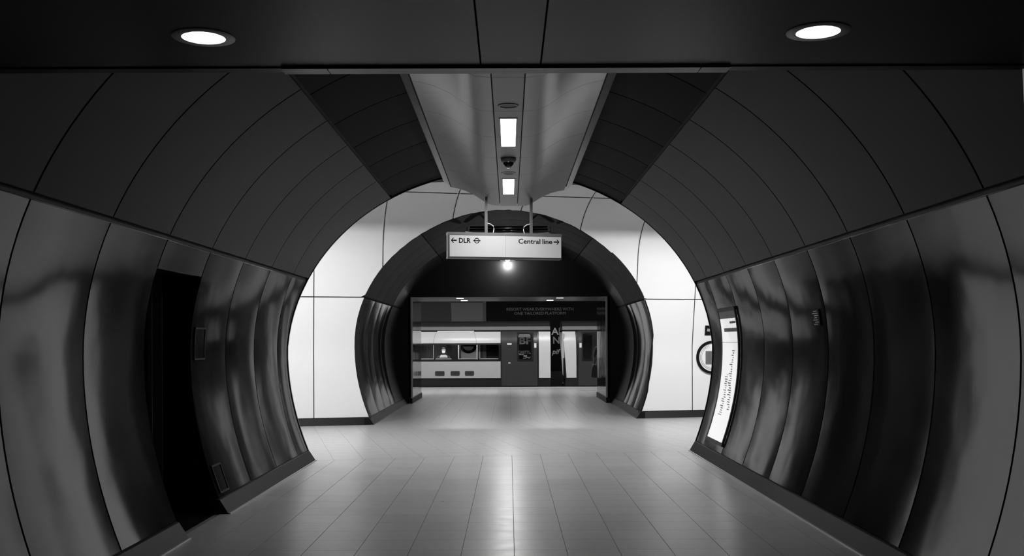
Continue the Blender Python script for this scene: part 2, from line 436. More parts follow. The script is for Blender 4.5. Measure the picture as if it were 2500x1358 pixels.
# ------------------------------------------------------------------ near room with the low ceiling
Z_NC = EYE+1.24
nr = struct('ceiling_near', 'low black flat ceiling with two round downlights before the tunnel', 'ceiling')
cuts = [-3.2, -0.122, 0.146, 3.2]
DL = [(-1.235, 4.155), (1.245, 4.11)]
def disc_hole(x0, x1, y0, y1, cx, cy, r, z):
    # plate with a round hole: reuse ring() in x/y then lay it flat
    mb = MB(); P = [(cx+r*math.cos(2*PI*k/40+PI/4), cy+r*math.sin(2*PI*k/40+PI/4)) for k in range(40)]
    mb.ring((x0, x1, y0, y1), P, 0.0); mb.v = [(v[0], v[2], z) for v in mb.v]; return mb
for i in range(3):
    a, b = cuts[i]+0.004, cuts[i+1]-0.004
    hit = [d for d in DL if a < d[0]-0.2 and d[0]+0.2 < b]
    if hit:
        dx, dy = hit[0]
        mb = disc_hole(a, b, dy-0.45, dy+0.45, dx, dy, 0.112, Z_NC)
        mb.box(a, b, -3, dy-0.45, Z_NC, Z_NC+0.03); mb.box(a, b, dy+0.45, 4.60, Z_NC, Z_NC+0.03)
    else:
        mb = MB().box(a, b, -3, 4.60, Z_NC, Z_NC+0.03)
    mb.build('ceiling_panel', 'near_ceiling', nr)
MB().box(-3.2, 3.2, -3, 4.66, Z_NC+0.15, Z_NC+0.18).build('ceiling_backing', 'backing', nr)
MB().box(-3.2, 3.2, 4.612, 4.68, Z_NC-0.006, Z_NC+2.2).build('header_beam', 'near_ceiling', nr)
for (a, b) in ((-1.02, -0.815), (-0.81, 0.865), (0.87, 1.0)):
    MB().box(a, b, 4.60, 4.69, Z_NC-0.012, Z_NC-0.003).build('edge_strip', 'sign_frame', nr)
for s in (-1, 1):
    w = struct('wall_near_left' if s < 0 else 'wall_near_right', 'dark %s wall of the low space before the tunnel' % ('left' if s < 0 else 'right'), 'wall')
    MB().box(min(s*2.95, s*3.2), max(s*2.95, s*3.2), -3, 4.6, 0, Z_NC).build('wall_panel', 'near_ceiling', w)
    pt = struct('trim_2' if s < 0 else 'trim_3', 'slim pale metal edge of the %s portal jamb under the low ceiling' % ('left' if s < 0 else 'right'), 'trim')
    xt = -2.331 if s < 0 else 2.345
    MB().prism([(xt, 4.62, Z_NC-0.006), (xt+s*0.03, 4.62, 2.2), (xt+s*0.09, 4.62, 1.2), (xt+s*0.12, 4.62, 0.0), (xt+s*0.16, 4.62, 0.0), (xt+s*0.13, 4.62, 1.2), (xt+s*0.07, 4.62, 2.2), (xt+s*0.04, 4.62, Z_NC-0.006)], (0, 0.05, 0)).build('edge_strip', 'trim_metal', pt)
    MB().prism([(xt+s*0.04, 4.63, Z_NC-0.006), (xt+s*0.07, 4.63, 2.2), (xt+s*0.13, 4.63, 1.2), (xt+s*0.16, 4.63, 0.0), (s*3.2, 4.63, 0.0), (s*3.2, 4.63, Z_NC-0.006)], (0, 0.04, 0)).build('jamb_panel', 'near_ceiling', pt)
wb = struct('wall_back', 'dark wall closing the low space behind the viewer', 'wall')
MB().box(-3.2, 3.2, -3.1, -3.0, 0, Z_NC).build('wall_panel', 'near_ceiling', wb)
for (x, y), lab in zip(DL, ('round recessed downlight in the low ceiling over the doorway side', 'round recessed downlight in the low ceiling over the poster side')):
    t = tag(empty('downlight', (x, y, Z_NC)), lab, 'light')
    MB().lathe([(0.087, -0.004), (0.125, -0.003), (0.126, 0.0), (0.110, 0.002)], 40).build('bezel', 'down_ring', t)
    MB().lathe([(0.087, -0.004), (0.082, 0.012), (0.074, 0.03)], 40).build('reflector', 'down_reflector', t)
    MB().lathe([(0.074, 0.03), (0.001, 0.031)], 40).build('lamp', 'down_glow', t)
    lamp(t, (0, 0, 0.024), 0.10, 0.10, P_DOWN)

# ------------------------------------------------------------------ floor
fl = struct('floor', 'grey stone tiled floor running through the tunnel, passage and platform', 'floor')
MB().box(-3.3, 3.3, -3, 15.6, -0.06, -0.004).build('screed', 'grout', fl)
MB().poly([(-12, 11.4, -0.003), (12, 16.4, -0.003), (12, 24.2, -0.003), (-12, 18.2, -0.003)]).box(-3.3, 3.3, 19, 29.6, -0.07, -0.0035).box(-12, 12, 29.3, 35.9, -0.08, -0.004).build('screed', 'grout', fl)
TS = 0.4; GP = 0.0016; GX = 0.0026; GY = 0.0012
def clip(poly, f):
    out = []
    for i in range(len(poly)):
        a, b = poly[i], poly[(i+1) % len(poly)]; fa, fb = f(*a), f(*b)
        if fa >= 0: out.append(a)
        if (fa >= 0) != (fb >= 0):
            t = fa/(fa-fb); out.append((a[0]+(b[0]-a[0])*t, a[1]+(b[1]-a[1])*t))
    return out
tile_me = None; near = MB(); n_t = 0
for r in range(-30, 15):
    for c in range(-7, 7):
        x0 = 0.033+TS*c; y0 = 9.46+TS*r
        if y0 > 15.2: continue
        P = [(x0+GX, y0+GY), (x0+TS-GX, y0+GY), (x0+TS-GX, y0+TS-GY), (x0+GX, y0+TS-GY)]
        Q = clip(P, lambda x, y: 14.38+0.206*x-0.004-y)
        Q = clip(Q, lambda x, y: 2.70-abs(x)) if c in (-7, 6) else Q
        if len(Q) < 3: continue
        if y0 < 7.0:
            near.prism([(p[0], p[1], 0.0) for p in Q], (0, 0, -0.012)); continue
        full = len(Q) == 4 and abs(Q[2][1]-P[2][1]) < 1e-6 and c not in (-7, 6)
        if full and tile_me:
            o = bpy.data.objects.new('floor_tile', tile_me); C.objects.link(o); o.parent = fl; o.location = (x0+TS/2, y0+TS/2, 0)
        else:
            cx, cy = (x0+TS/2, y0+TS/2)
            o = MB().prism([(p[0]-cx, p[1]-cy, 0.0) for p in Q], (0, 0, -0.012)).build('floor_tile', 'tile', fl); o.location = (cx, cy, 0)
            if full: tile_me = o.data
        n_t += 1
near.build('tiles_underfoot', 'tile', fl, 'stuff')
conc = MB()
ca, sa = math.cos(math.radians(13.5)), math.sin(math.radians(13.5))
for i in range(-22, 23):
    for j in range(-12, 13):
        P = []
        for du, dv in ((GP, GP), (TS-GP, GP), (TS-GP, TS-GP), (GP, TS-GP)):
            u = 0.06+i*TS+du; v = j*TS+dv; P.append((u*ca-v*sa, 17.4+u*sa+v*ca))
        P = clip(P, lambda x, y: y-(14.38+0.206*x+0.002))
        P = clip(P, lambda x, y: (20.62+0.25*x)-y)
        if len(P) >= 3: conc.prism([(p[0], p[1], 0.0) for p in P], (0, 0, -0.012))
for r in range(0, 42):
    for c in range(-7, 7):
        x0 = 0.033+TS*c; y0 = 19.3+TS*r
        P = [(x0+GP, y0+GP), (x0+TS-GP, y0+GP), (x0+TS-GP, y0+TS-GP), (x0+GP, y0+TS-GP)]
        P = clip(P, lambda x, y: y-(20.62+0.25*x+0.004)); P = clip(P, lambda x, y: 29.42-y)
        if len(P) >= 3: conc.prism([(p[0], p[1], 0.0) for p in P], (0, 0, -0.012))
for r in range(0, 16):
    for c in range(-14, 14):
        x0 = 0.033+TS*c; y0 = 29.43+TS*r
        P = [(x0+GP, y0+GP), (x0+TS-GP, y0+GP), (x0+TS-GP, y0+TS-GP), (x0+GP, y0+TS-GP)]
        P = clip(P, lambda x, y: 35.55-y)
        if len(P) >= 3: conc.prism([(p[0], p[1], 0.0) for p in P], (0, 0, -0.012))
conc.build('tiles_beyond', 'tile', fl, 'stuff')
MB().box(-12, 12, 35.55, 35.86, -0.30, 0.004).build('platform_nosing', 'tactile', fl)

# ------------------------------------------------------------------ crossing concourse
wf = struct('wall_far', 'bright white curved concourse wall with dark joints around the second arch', 'wall')
JX = [0.05+1.265*k for k in range(-6, 7)]
def hole_l(z): return prof(z)      # half width of the arch
zl = [Z_PL+0.006+(Z_DADO-0.012-Z_PL)*i/12 for i in range(13)]
Z_J2 = 4.36
def zcut(x_b):      # height of the arch at a wall column (solve)
    if abs(x_b) > RX+0.4: return None
    z = 4.3
    best = None
    zz = 1.5
    while zz < CZ+RZ:
        g = g2(zz); x = x_b-0.24*g
        if abs(x) <= prof(zz)+0.012: best = zz
        zz += 0.01
    return best
for i in range(len(JX)-1):
    a, b = JX[i]+0.009, JX[i+1]-0.009
    # lower panel, cut by the arch
    rows = []
    for z in zl:
        g = g2(z); lo = a; hi = b; h = prof(z)+0.012
        if a < 0: hi = min(b, -h+0.24*g)
        else: lo = max(a, h+0.24*g)
        if hi-lo > 0.02: rows.append([far(lo+(hi-lo)*t/4, z) for t in range(5)])
    if len(rows) > 2:
        mb = MB().grid(rows, True)
        mb.grid([rows[0], [(p[0], p[1]+0.02, p[2]) for p in rows[0]]], False); mb.grid([[r[0] for r in rows], [(r[0][0], r[0][1]+0.02, r[0][2]) for r in rows]], False); mb.grid([[r[-1] for r in rows], [(r[-1][0], r[-1][1]+0.02, r[-1][2]) for r in rows]], False)
        mb.build('white_panel', 'white_panel', wf)
    # upper panel
    cols = []
    for t in range(17):
        xb = a+(b-a)*t/16; zc = zcut(xb); z0 = Z_DADO+0.012
        if zc: z0 = max(z0, zc+0.012)
        if z0 > Z_J2-0.03: continue
        cols.append([far(xb, z0+(Z_J2-0.006-z0)*q/14) for q in range(15)])
    if len(cols) > 1:
        mb = MB().grid(cols, True)
        mb.grid([[c[0] for c in cols], [(c[0][0], c[0][1]+0.02, c[0][2]) for c in cols]], False); mb.grid([cols[0], [(p[0], p[1]+0.02, p[2]) for p in cols[0]]], False); mb.grid([cols[-1], [(p[0], p[1]+0.02, p[2]) for p in cols[-1]]], False)
        mb.build('white_panel', 'white_panel', wf)
    # vault panel to the crown
    P = [[far(a+(b-a)*t/4, z) for z in [Z_J2+0.006+(Z_CR-0.002-Z_J2-0.006)*math.sin(q/8*PI/2) for q in range(9)]] for t in range(5)]
    MB().grid(P, True).build('vault_panel', 'white_panel', wf)
    # joint cover strips on the upper joints, their shine put in as pale colour
    xb = JX[i]; zc = zcut(xb) or Z_DADO+0.02
    z0 = max(zc+0.02, 3.55)
    if z0 < Z_J2-0.05 and abs(xb) < 3.2:
        for d in (-0.022, 0.022):
            A = [[far(xb+d-0.009, z0+(Z_J2-z0)*q/8, 0.006) for q in range(9)], [far(xb+d+0.009, z0+(Z_J2-z0)*q/8, 0.006) for q in range(9)]]
            MB().grid(A, True).build('joint_bead', 'joint_light', wf)
# joint backing
rows = []
for z in [i*0.15 for i in range(30)]+[Z_CR]:
    rows.append([(p[0], p[1]+0.03, p[2]) for p in [far(-7.5, z), far(-prof(min(z, 4.0))-0.05-0.0+0.24*g2(z), z)]])
MB().grid(rows[:18], False).build('joint_backing', 'joint_dark', wf)
rows = []
for z in [i*0.15 for i in range(18)]:
    rows.append([(p[0], p[1]+0.03, p[2]) for p in [far(prof(z)+0.05+0.24*g2(z), z), far(7.6, z)]])
MB().grid(rows, False).build('joint_backing', 'joint_dark', wf)
cols = []
for t in range(61):
    xb = -7.5+15.1*t/60; zc = zcut(xb); z0 = max(2.45, (zc or 0)+0.03)
    cols.append([(p[0], p[1]+0.03, p[2]) for p in [far(xb, z0+(Z_CR-z0)*q/12) for q in range(13)]])
MB().grid(cols, False).build('joint_backing', 'joint_dark', wf)
# plinths of the far wall
bf = struct('baseboard_far', 'dark plinth along the foot of the white concourse wall', 'baseboard')
for a, b in ((-7.4, -2.69), (2.69, 7.5)):
    pr = [(0.11, 0.0), (0.10, 0.012), (0.015, Z_PL-0.006), (0.0, Z_PL), (-0.05, Z_PL), (-0.05, 0)]
    def pp(xb, o, z): return (xb+0.24*o, 20.55+0.25*xb-0.97*o, z)
    A = [pp(a, o, z) for o, z in pr]; B = [pp(b, o, z) for o, z in pr]
    MB().grid([A+[A[0]], B+[B[0]]], False).poly(A).poly(B).build('plinth', 'plinth', bf)
# near wall of the concourse (the tunnel's mouth pierces it) and the concourse crown
wn = struct('wall_near_concourse', 'concourse wall around the mouth of the dark tunnel, darkened to cut bounced light', 'wall')
for s in (-1, 1):
    zz = [0.0+i*0.2 for i in range(21)]+[4.11]
    rows = [[(s*(prof(z)+0.06+(7.2-prof(z)-0.06)*t/10), y_end(s*(prof(z)+0.06+(7.2-prof(z)-0.06)*t/10), z)+0.02, z) for t in range(11)] for z in zz]
    MB().grid(rows, True).build('wall_panel', 'matte_panel', wn)  # unseen side, darkened to keep bounced light off the far wall
MB().grid([[(-7.2+14.4*t/10, y_end(-7.2+14.4*t/10, z)+0.02, z) for t in range(11)] for z in (4.10, 4.3, Z_CR+0.03)], True).build('wall_panel', 'darkened_vault', wn)
cc = struct('ceiling_concourse', 'crown of the crossing concourse behind the tunnel mouth, darkened to cut bounced light', 'ceiling')
MB().grid([[(-7.2+15*t/10, y_end(-7.2+15*t/10, Z_CR)-0.1, Z_CR) for t in range(11)], [(-7.2+15*t/10, 20.55+0.25*(-7.2+15*t/10)-2.0, Z_CR+0.001) for t in range(11)]], False).build('crown_sheet', 'darkened_vault', cc)
for s in (-1, 1):
    we = struct('wall_concourse_left' if s < 0 else 'wall_concourse_right', 'end of the crossing concourse out of view, darkened to cut bounced light', 'wall')
    xx = s*6.9
    MB().box(xx-0.05, xx+0.05, 14.38+0.206*xx-0.2, 20.55+0.25*xx+0.4, 0, Z_CR+0.02).build('wall_panel', 'matte_panel', we)  # unseen end wall, its dark colour holds back bounced light
def conc_light(x, label):
    y = 17.25+0.235*x
    t = tag(empty('concourse_light', (x, y, Z_CR-0.03), math.radians(13.3)), label, 'light', 'linear lights along the concourse crown')
    MB().box(-0.6, 0.6, -0.03, 0.03, -0.012, 0.0).build('tube', 'conc_glow', t)
    lamp(t, (0, 0, -0.014), 1.2, 0.06, P_CONC)
    MB().box(-0.63, 0.63, -0.25, 0.25, 0.0, 0.028).build('tray', 'door_dark', t)
    for q in (-0.256, 0.256):
        MB().box(-0.636, 0.636, q-0.006, q+0.006, -0.080, 0.0).build('side_baffle', 'door_dark', t)
    for q in (-0.636, 0.636):
        MB().box(q-0.006, q+0.006, -0.25, 0.25, -0.080, 0.0).build('end_baffle', 'door_dark', t)
for x, lab in ((-5.2, 'concourse crown light further from the arch on the doorway side'), (-3.4, 'concourse crown light next to the arch on the doorway side'), (3.4, 'concourse crown light next to the arch on the emblem side'), (5.2, 'concourse crown light beyond the round emblem')):
    conc_light(x, lab)

# ------------------------------------------------------------------ passage to the platform
Y_W = 26.5
wp = {-1: struct('wall_passage_left', 'dark panelled left side of the passage beyond the white wall', 'wall'),
      1: struct('wall_passage_right', 'dark panelled right side of the passage beyond the white wall', 'wall')}
upP = sec_angle(prof(Z_DADO+0.022), X_BRK+0.01, 14); crP = sec_angle(X_BRK-0.01, 0.0, 12)
prib = [20.2, 21.3, 22.5, 23.7, 24.9, 26.1]
def pan2(name, m, parent, s, sec, y0, y1):
    N = nrm(sec); rows = []; rb = []
    for (x, z), (nx, nz) in zip(sec, N):
        a = max(y0, y_far(s*x, z)); b = y1
        if b-a < 0.02: continue
        rows.append([(s*(x+nx*0.004*abs(2*t/4-1)**4), a+(b-a)*t/4, z+nz*0.004*abs(2*t/4-1)**4) for t in range(5)])
        rb.append([(s*(x+nx*0.03), a+(b-a)*t/4, z+nz*0.03) for t in range(5)])
    if len(rows) < 2: return
    mb = MB().grid(rows); mb.grid([[r[0] for r in rows], [r[0] for r in rb]], False); mb.grid([[r[-1] for r in rows], [r[-1] for r in rb]], False)
    mb.build(name, m, parent)
for s in (-1, 1):
    edges = [18.0, 21.3, 22.5, 23.7, 24.5, Y_W]
    for k in range(len(edges)-1):
        last = k == len(edges)-2
        pan2('lower_panel', 'black_wall' if last else 'gloss_panel', wp[s], s, lowS, edges[k]+G, edges[k+1]-G)
        pan2('upper_panel', 'black_wall' if last else 'passage_panel', wp[s], s, upP, edges[k]+G, edges[k+1]-G)
        pan2('crown_panel', 'black_wall' if last else 'crown_panel', wp[s], s, crP, edges[k]+G, edges[k+1]-G)
    sec = sec_lower(0, Z_DADO, 10)+sec_angle(prof(Z_DADO+0.02), 0.0, 16)
    N = nrm(sec)
    MB().grid([[(s*(x+nx*0.05), y_far(s*x, z)+0.05, z+nz*0.05), (s*(x+nx*0.05), Y_W, z+nz*0.05)] for (x, z), (nx, nz) in zip(sec, N)]).build('backing', 'backing', wp[s])
    b2 = struct('baseboard_passage_left' if s < 0 else 'baseboard_passage_right', 'dark plinth at the foot of the %s passage wall' % ('left' if s < 0 else 'right'), 'baseboard')
    pr = [(2.612, 0.0), (2.625, 0.012), (2.70, Z_PL-0.008), (2.722, Z_PL), (2.80, Z_PL), (2.80, 0.0)]
    A = [(s*p[0], y_far(s*p[0], 0)-0.112, p[1]) for p in pr]; B = [(s*p[0], Y_W, p[1]) for p in pr]
    MB().grid([A+[A[0]], B+[B[0]]], False).poly(A).build('plinth', 'plinth', b2)
we = struct('wall_end', 'black end wall of the passage with a wide opening onto the platform', 'wall')
OX, OZ = 2.545, 2.755
out = [(-3.1, 0)]+[(-3.1, 4.2), (3.1, 4.2), (3.1, 0), (OX, 0), (OX, OZ), (-OX, OZ), (-OX, 0)]
MB().prism([(-3.1, Y_W, OZ), (-3.1, Y_W, 4.25), (3.1, Y_W, 4.25), (3.1, Y_W, OZ)], (0, 0.1, 0)).build('upper_wall', 'black_wall', we)
for s in (-1, 1):
    MB().box(min(s*OX, s*3.1), max(s*OX, s*3.1), Y_W, Y_W+0.1, 0, OZ).build('side_wall', 'black_wall', we)
    MB().box(min(s*(OX-0.045), s*OX), max(s*(OX-0.045), s*OX), Y_W-0.02, Y_W+0.03, 0.0 if False else 0.14, OZ).build('edge_trim', 'trim_metal', we)
    MB().box(min(s*(OX-0.02), s*(OX+0.06)), max(s*(OX-0.02), s*(OX+0.06)), Y_W, 29.4, 0.14, OZ).build('jamb_panel', 'gloss_panel', we)
    MB().box(min(s*(OX-0.04), s*(OX+0.06)), max(s*(OX-0.04), s*(OX+0.06)), Y_W-0.03, 29.42, 0.0, 0.14).build('jamb_plinth', 'plinth', we)
MB().box(-OX, OX, Y_W+0.02, 29.4, OZ, OZ+0.05).build('soffit', 'near_ceiling', we)
for (x, y, lab) in ((-1.3, 27.2, 'small soffit light above the blank grey panel, passage side'), (-1.25, 28.7, 'small soffit light above the blank grey panel, platform side'), (1.35, 27.2, 'small soffit light above the black billboard, passage side'), (1.15, 28.7, 'small soffit light above the black billboard, platform side')):
    t = tag(empty('soffit_light', (x, y, OZ)), lab, 'light', 'small lights in the platform opening soffit')
    MB().box(-0.09, 0.09, -0.09, 0.09, -0.008, 0.001).build('lens', 'pass_glow', t)
    lamp(t, (0, 0, -0.010), 0.18, 0.18, P_SOFF)
    MB().box(-0.11, 0.11, -0.11, 0.11, -0.004, 0.0).build('bezel', 'sign_frame', t)
# pendant lamp before the black wall
t = tag(empty('pendant_lamp', (-0.03, 25.85, 3.70)), 'small shaded pendant lamp before the black wall over the platform opening', 'light')
MB().lathe([(0.001, 0.07), (0.10, 0.055), (0.20, 0.0), (0.205, -0.060), (0.195, -0.060), (0.19, 0.0), (0.09, 0.045), (0.001, 0.05)], 32).build('shade', 'black_wall', t)
MB().lathe([(0.001, -0.066), (0.05, -0.062), (0.062, -0.045), (0.062, 0.0)], 24).build('lens', 'bulkhead_glow', t)
MB().tube([(0, 0, 0.06), (0, 0, CZ+RZ-3.70)], 0.012, 8).build('stem', 'black_wall', t)
lamp(t, (0, 0, -0.082), 0.014, 0, P_BULK, True)
# service tray under the passage crown
t = tag(empty('service_tray', (0, 20.9, 3.82)), 'black service tray with pipes under the passage crown behind the sign', 'service tray')
MB().box(-0.86, 0.86, 0.0, 0.5, 0.0, 0.025).box(-0.86, -0.84, 0, 0.5, 0.025, 0.12).box(0.84, 0.86, 0, 0.5, 0.025, 0.12).build('tray', 'door_dark', t)
for z, y in ((0.075, 0.1), (0.15, 0.3)):
    MB().tube([(-0.8, y, z), (0.8, y, z)], 0.02).build('pipe', 'train_black', t)
for x in (-0.45, 0.45):
    MB().box(x-0.02, x+0.02, 0.2, 0.24, 0.025, 0.26).build('hanger', 'train_black', t)

# ------------------------------------------------------------------ hanging direction sign
t = tag(empty('direction_sign', (-0.058, 14.6, 2.78), math.radians(12.6)), 'white illuminated hanging sign reading DLR and Central line', 'sign')
HW = 0.825; PH = 0.30
MB().box(-HW, HW, -0.05, 0.09, 0.0, 0.36).build('case', 'sign_frame', t)
MB().box(-HW+0.022, -0.0015, -0.056, -0.05, 0.018, 0.018+PH).build('face_panel', 'sign_face', t)
MB().box(0.0015, HW-0.006, -0.056, -0.05, 0.018, 0.018+PH).build('face_panel', 'sign_face', t)
MB().box(-HW-0.004, HW+0.004, -0.058, 0.094, 0.322, 0.362).build('top_rail', 'ink_grey', t)
MB().box(-HW-0.004, HW+0.004, -0.058, 0.094, -0.006, 0.012).build('bottom_rail', 'sign_frame', t)
def sx(zx): return -HW+0.022+(zx-88)*0.001033
YF = -0.0575
def arrow(x0, x1, zc, parent, right):
    L = x1-x0; h = 0.038; w = 0.012
    pts = [(0, -w/2*1.4), (L-0.022, -w/2*1.4), (L-0.046, -h+0.004), (L-0.028, -h+0.004), (L, 0), (L-0.028, h-0.004), (L-0.046, h-0.004), (L-0.022, w/2*1.4), (0, w/2*1.4)]
    P = [((x0+p[0]) if right else (x1-p[0]), YF, zc+p[1]) for p in pts]
    MB().prism(P, (0, 0.001, 0)).build('arrow', 'ink', parent)
ZT = 0.018+PH-0.073
arrow(sx(105), sx(185), ZT, t, False)
text_obj('lettering', 'DLR', (sx(215), sx(380), ZT-0.034, ZT+0.034), YF, 'ink', t, bold=0.025)
cx = (sx(413)+sx(515))/2
mb = MB(); P0 = [(cx+0.039*math.cos(2*PI*k/32), YF, ZT+0.039*math.sin(2*PI*k/32)) for k in range(33)]; P1 = [(cx+0.028*math.cos(2*PI*k/32), YF, ZT+0.028*math.sin(2*PI*k/32)) for k in range(33)]
mb.grid([P0, P1], False).box(sx(413), sx(515), YF-0.0002, YF+0.0005, ZT-0.0065, ZT+0.0065).build('roundel_symbol', 'ink', t)
text_obj('lettering', 'Central line', (sx(1047), sx(1530), ZT-0.032, ZT+0.040), YF, 'ink', t, bold=0.02)
arrow(sx(1550), sx(1632), ZT, t, True)
for x in (-0.265, 0.395):
    MB().box(x-0.018, x+0.018, 0.002, 0.038, 0.36, Z_SP-2.78+0.03).build('hanger_post', 'ink_grey', t)
for x, d in ((-0.265, 1), (0.395, -1)):
    MB().tube([(x+d*0.018, 0.02, 0.36+0.145), (x+d*0.06, 0.02, 0.36+0.135), (x+d*0.105, 0.02, 0.36+0.105), (x+d*0.115, 0.02, 0.36+0.06), (x+d*0.10, 0.02, 0.36)], 0.006, 8).build('cable', 'joint_light', t)
MB().prism([(-0.56, 0.03, 0.36), (-0.56, 0.03, 0.385), (-0.38, 0.03, 0.362)], (0, 0.03, 0)).build('bracket', 'ink_grey', t)
MB().prism([(0.66, 0.03, 0.36), (0.66, 0.03, 0.40), (0.42, 0.03, 0.362)], (0, 0.03, 0)).build('bracket', 'ink_grey', t)

# ------------------------------------------------------------------ things on the tunnel walls
def wpt(s, y, z, off):
    x = prof(z); a = prof(z+0.01); b = prof(z-0.01); tx, tz = a-b, 0.02; l = math.hypot(tx, tz)
    return (s*(x-off*tz/l), y, z+off*tx/l)
def patch(name, m, parent, s, y0, y1, z0, z1, off, thick=0.0, nz=1, endf=None):
    rows = [[wpt(s, y0+(y1-y0)*j/1, z0+(z1-z0)*i/nz, off) for j in range(2)] for i in range(nz+1)]
    mb = MB().grid(rows, True)
    if thick:
        rb = [[wpt(s, y0+(y1-y0)*j/1, z0+(z1-z0)*i/nz, off-thick) for j in range(2)] for i in range(nz+1)]
        mb.grid([rows[0], rb[0]], False); mb.grid([rows[-1], rb[-1]], False)
        mb.grid([[r[0] for r in rows], [r[0] for r in rb]], False); mb.grid([[r[1] for r in rows], [r[1] for r in rb]], False)
    return mb.build(name, m, parent)
def rimmed(parent, m, s, y0, y1, z0, z1, w, off, thick, nz):
    patch('frame_bar', m, parent, s, y0-w, y0, z0-w, z1+w, off, thick, nz); patch('frame_bar', m, parent, s, y1, y1+w, z0-w, z1+w, off, thick, nz)
    patch('frame_bar', m, parent, s, y0, y1, z1, z1+w, off, thick, 2); patch('frame_bar', m, parent, s, y0, y1, z0-w, z0, off, thick, 2)
t = tag(empty('wall_poster'), 'tall white framed poster with an added glow curving with the right tunnel wall', 'poster')
py0, py1, pz0, pz1 = 13.24, 14.22, 0.27, 2.0
patch('sheet', 'poster_white_glow', t, 1, py0, py1, pz0, pz1, 0.016, 0.014, 16)
rimmed(t, 'joint_dark', 1, py0, py1, pz0, pz1, 0.045, 0.024, 0.024, 16)
patch('header_band', 'ink_grey', t, 1, py0, py1, 1.90, 2.0, 0.018, 0, 2)
patch('printed_bar', 'ink_grey', t, 1, py0+0.05, py0+0.40, 1.83, 1.86, 0.018)
patch('printed_bar', 'ink_grey', t, 1, py0+0.02, py0+0.80, 1.72, 1.77, 0.018)
patch('printed_line', 'ink_grey', t, 1, py0, py1, 1.575, 1.58, 0.018)
random.seed(21)
for k in range(26):
    z = 1.47-k*0.031; q = k/25; a = py0+0.20+0.10*math.sin(q*4)+random.random()*0.04
    patch('printed_mark', 'ink_faint', t, 1, a, a+0.07+random.random()*0.13, z-0.005-0.008*random.random(), z+0.004, 0.018)
for k in range(19):
    z = 1.14-k*0.030; a = py0+0.50+0.05*random.random()
    patch('printed_mark', 'ink_faint', t, 1, a, a+0.07+random.random()*0.14, z-0.005-0.006*random.random(), z+0.004, 0.018)
t = tag(empty('notice_plate'), 'small printed notice plate on the glossy right wall', 'notice')
patch('plate', 'ink', t, 1, 9.72, 9.98, 1.74, 1.90, 0.012, 0.012, 2)
random.seed(9)
for k in range(7):
    z = 1.885-k*0.021; a = 9.75+random.random()*0.05
    patch('printed_mark', 'letter_grey', t, 1, a, a+0.08+random.random()*0.1, z-0.008, z, 0.0135)
for (nm, lab, y0, y1, z0, z1) in (('access_panel', 'small recessed access panel beside the dark doorway at shoulder height', 9.68, 9.98, 1.45, 1.73),
                                 ('floor_vent', 'narrow recessed vent plate low beside the dark doorway', 9.66, 9.92, 0.19, 0.42)):
    t = tag(empty(nm), lab, 'wall plate')
    patch('plate', 'gloss_panel', t, -1, y0, y1, z0, z1, 0.006, 0.006, 4)
    rimmed(t, 'plinth', -1, y0, y1, z0, z1, 0.016, 0.012, 0.012, 4)
# roundel and small sign on the white wall, half hidden by the tunnel mouth
def on_far(xb, z, off): return far(xb, z, off)
t = tag(empty('wall_roundel'), 'round station emblem with black ring on the white concourse wall', 'emblem')
RC = (4.28, 1.25)
def disc(name, m, r0, r1, off, n=40):
    A = [on_far(RC[0]+r0*math.cos(2*PI*k/n), RC[1]+r0*math.sin(2*PI*k/n), off) for k in range(n+1)]
    B = [on_far(RC[0]+r1*math.cos(2*PI*k/n), RC[1]+r1*math.sin(2*PI*k/n), off) for k in range(n+1)]
    mb = MB().grid([A, B], False)
    mb.grid([A, [on_far(RC[0]+r0*math.cos(2*PI*k/n), RC[1]+r0*math.sin(2*PI*k/n), 0.0) for k in range(n+1)]], False)
    mb.build(name, m, t)
disc('ring', 'ink', 0.35, 0.295, 0.03); disc('backing_disc', 'white_panel', 0.295, 0.005, 0.012); disc('thin_ring', 'ink_grey', 0.262, 0.256, 0.016); disc('thin_ring', 'ink_grey', 0.235, 0.230, 0.016)
A = [on_far(x, z, 0.034) for x, z in ((4.13, 1.12), (4.90, 1.12), (4.90, 1.38), (4.13, 1.38))]
MB().prism(A, (0.005, 0.02, 0)).build('name_bar', 'ink_grey', t)
t = tag(empty('small_wall_sign'), 'small black square sign above the round emblem on the white wall', 'sign')
A = [on_far(x, z, 0.02) for x, z in ((4.10, 1.72), (4.50, 1.72), (4.50, 1.92), (4.10, 1.92))]
MB().prism(A, (0.005, 0.02, 0)).build('plate', 'ink', t)
A = [on_far(x, z, 0.022) for x, z in ((4.14, 1.80), (4.20, 1.79), (4.22, 1.84), (4.15, 1.86))]
MB().prism(A, (0.0, 0.001, 0)).build('printed_mark', 'letter_grey', t)

# ------------------------------------------------------------------ platform and the wall behind the train
wpl = struct('wall_trackside', 'dim trackside wall behind the train', 'wall')
YB = 39.5
MB().box(-12, 12, YB, YB+0.1, -1.2, 5).build('wall_face', 'plat_wall', wpl)
wpf = struct('wall_platform', 'white platform wall around the passage opening', 'wall')
MB().box(-12, -OX-0.061, 29.3, 29.4, 0, 4.4).build('platform_wall', 'white_panel', wpf)
MB().box(OX+0.061, 12, 29.3, 29.4, 0, 4.4).build('platform_wall', 'white_panel', wpf)
MB().box(-OX-0.061, OX+0.061, 29.32, 29.4, OZ+0.05, 4.4).build('platform_wall', 'black_wall', wpf)
cp = struct('ceiling_platform', 'vault over the platform and track', 'ceiling')
MB().grid([[(x, 34.4+5.2*math.cos(a), 3.2+1.6*math.sin(a)) for x in (-12, 12)] for a in [PI*k/20 for k in range(21)]]).build('vault', 'train_grey', cp)
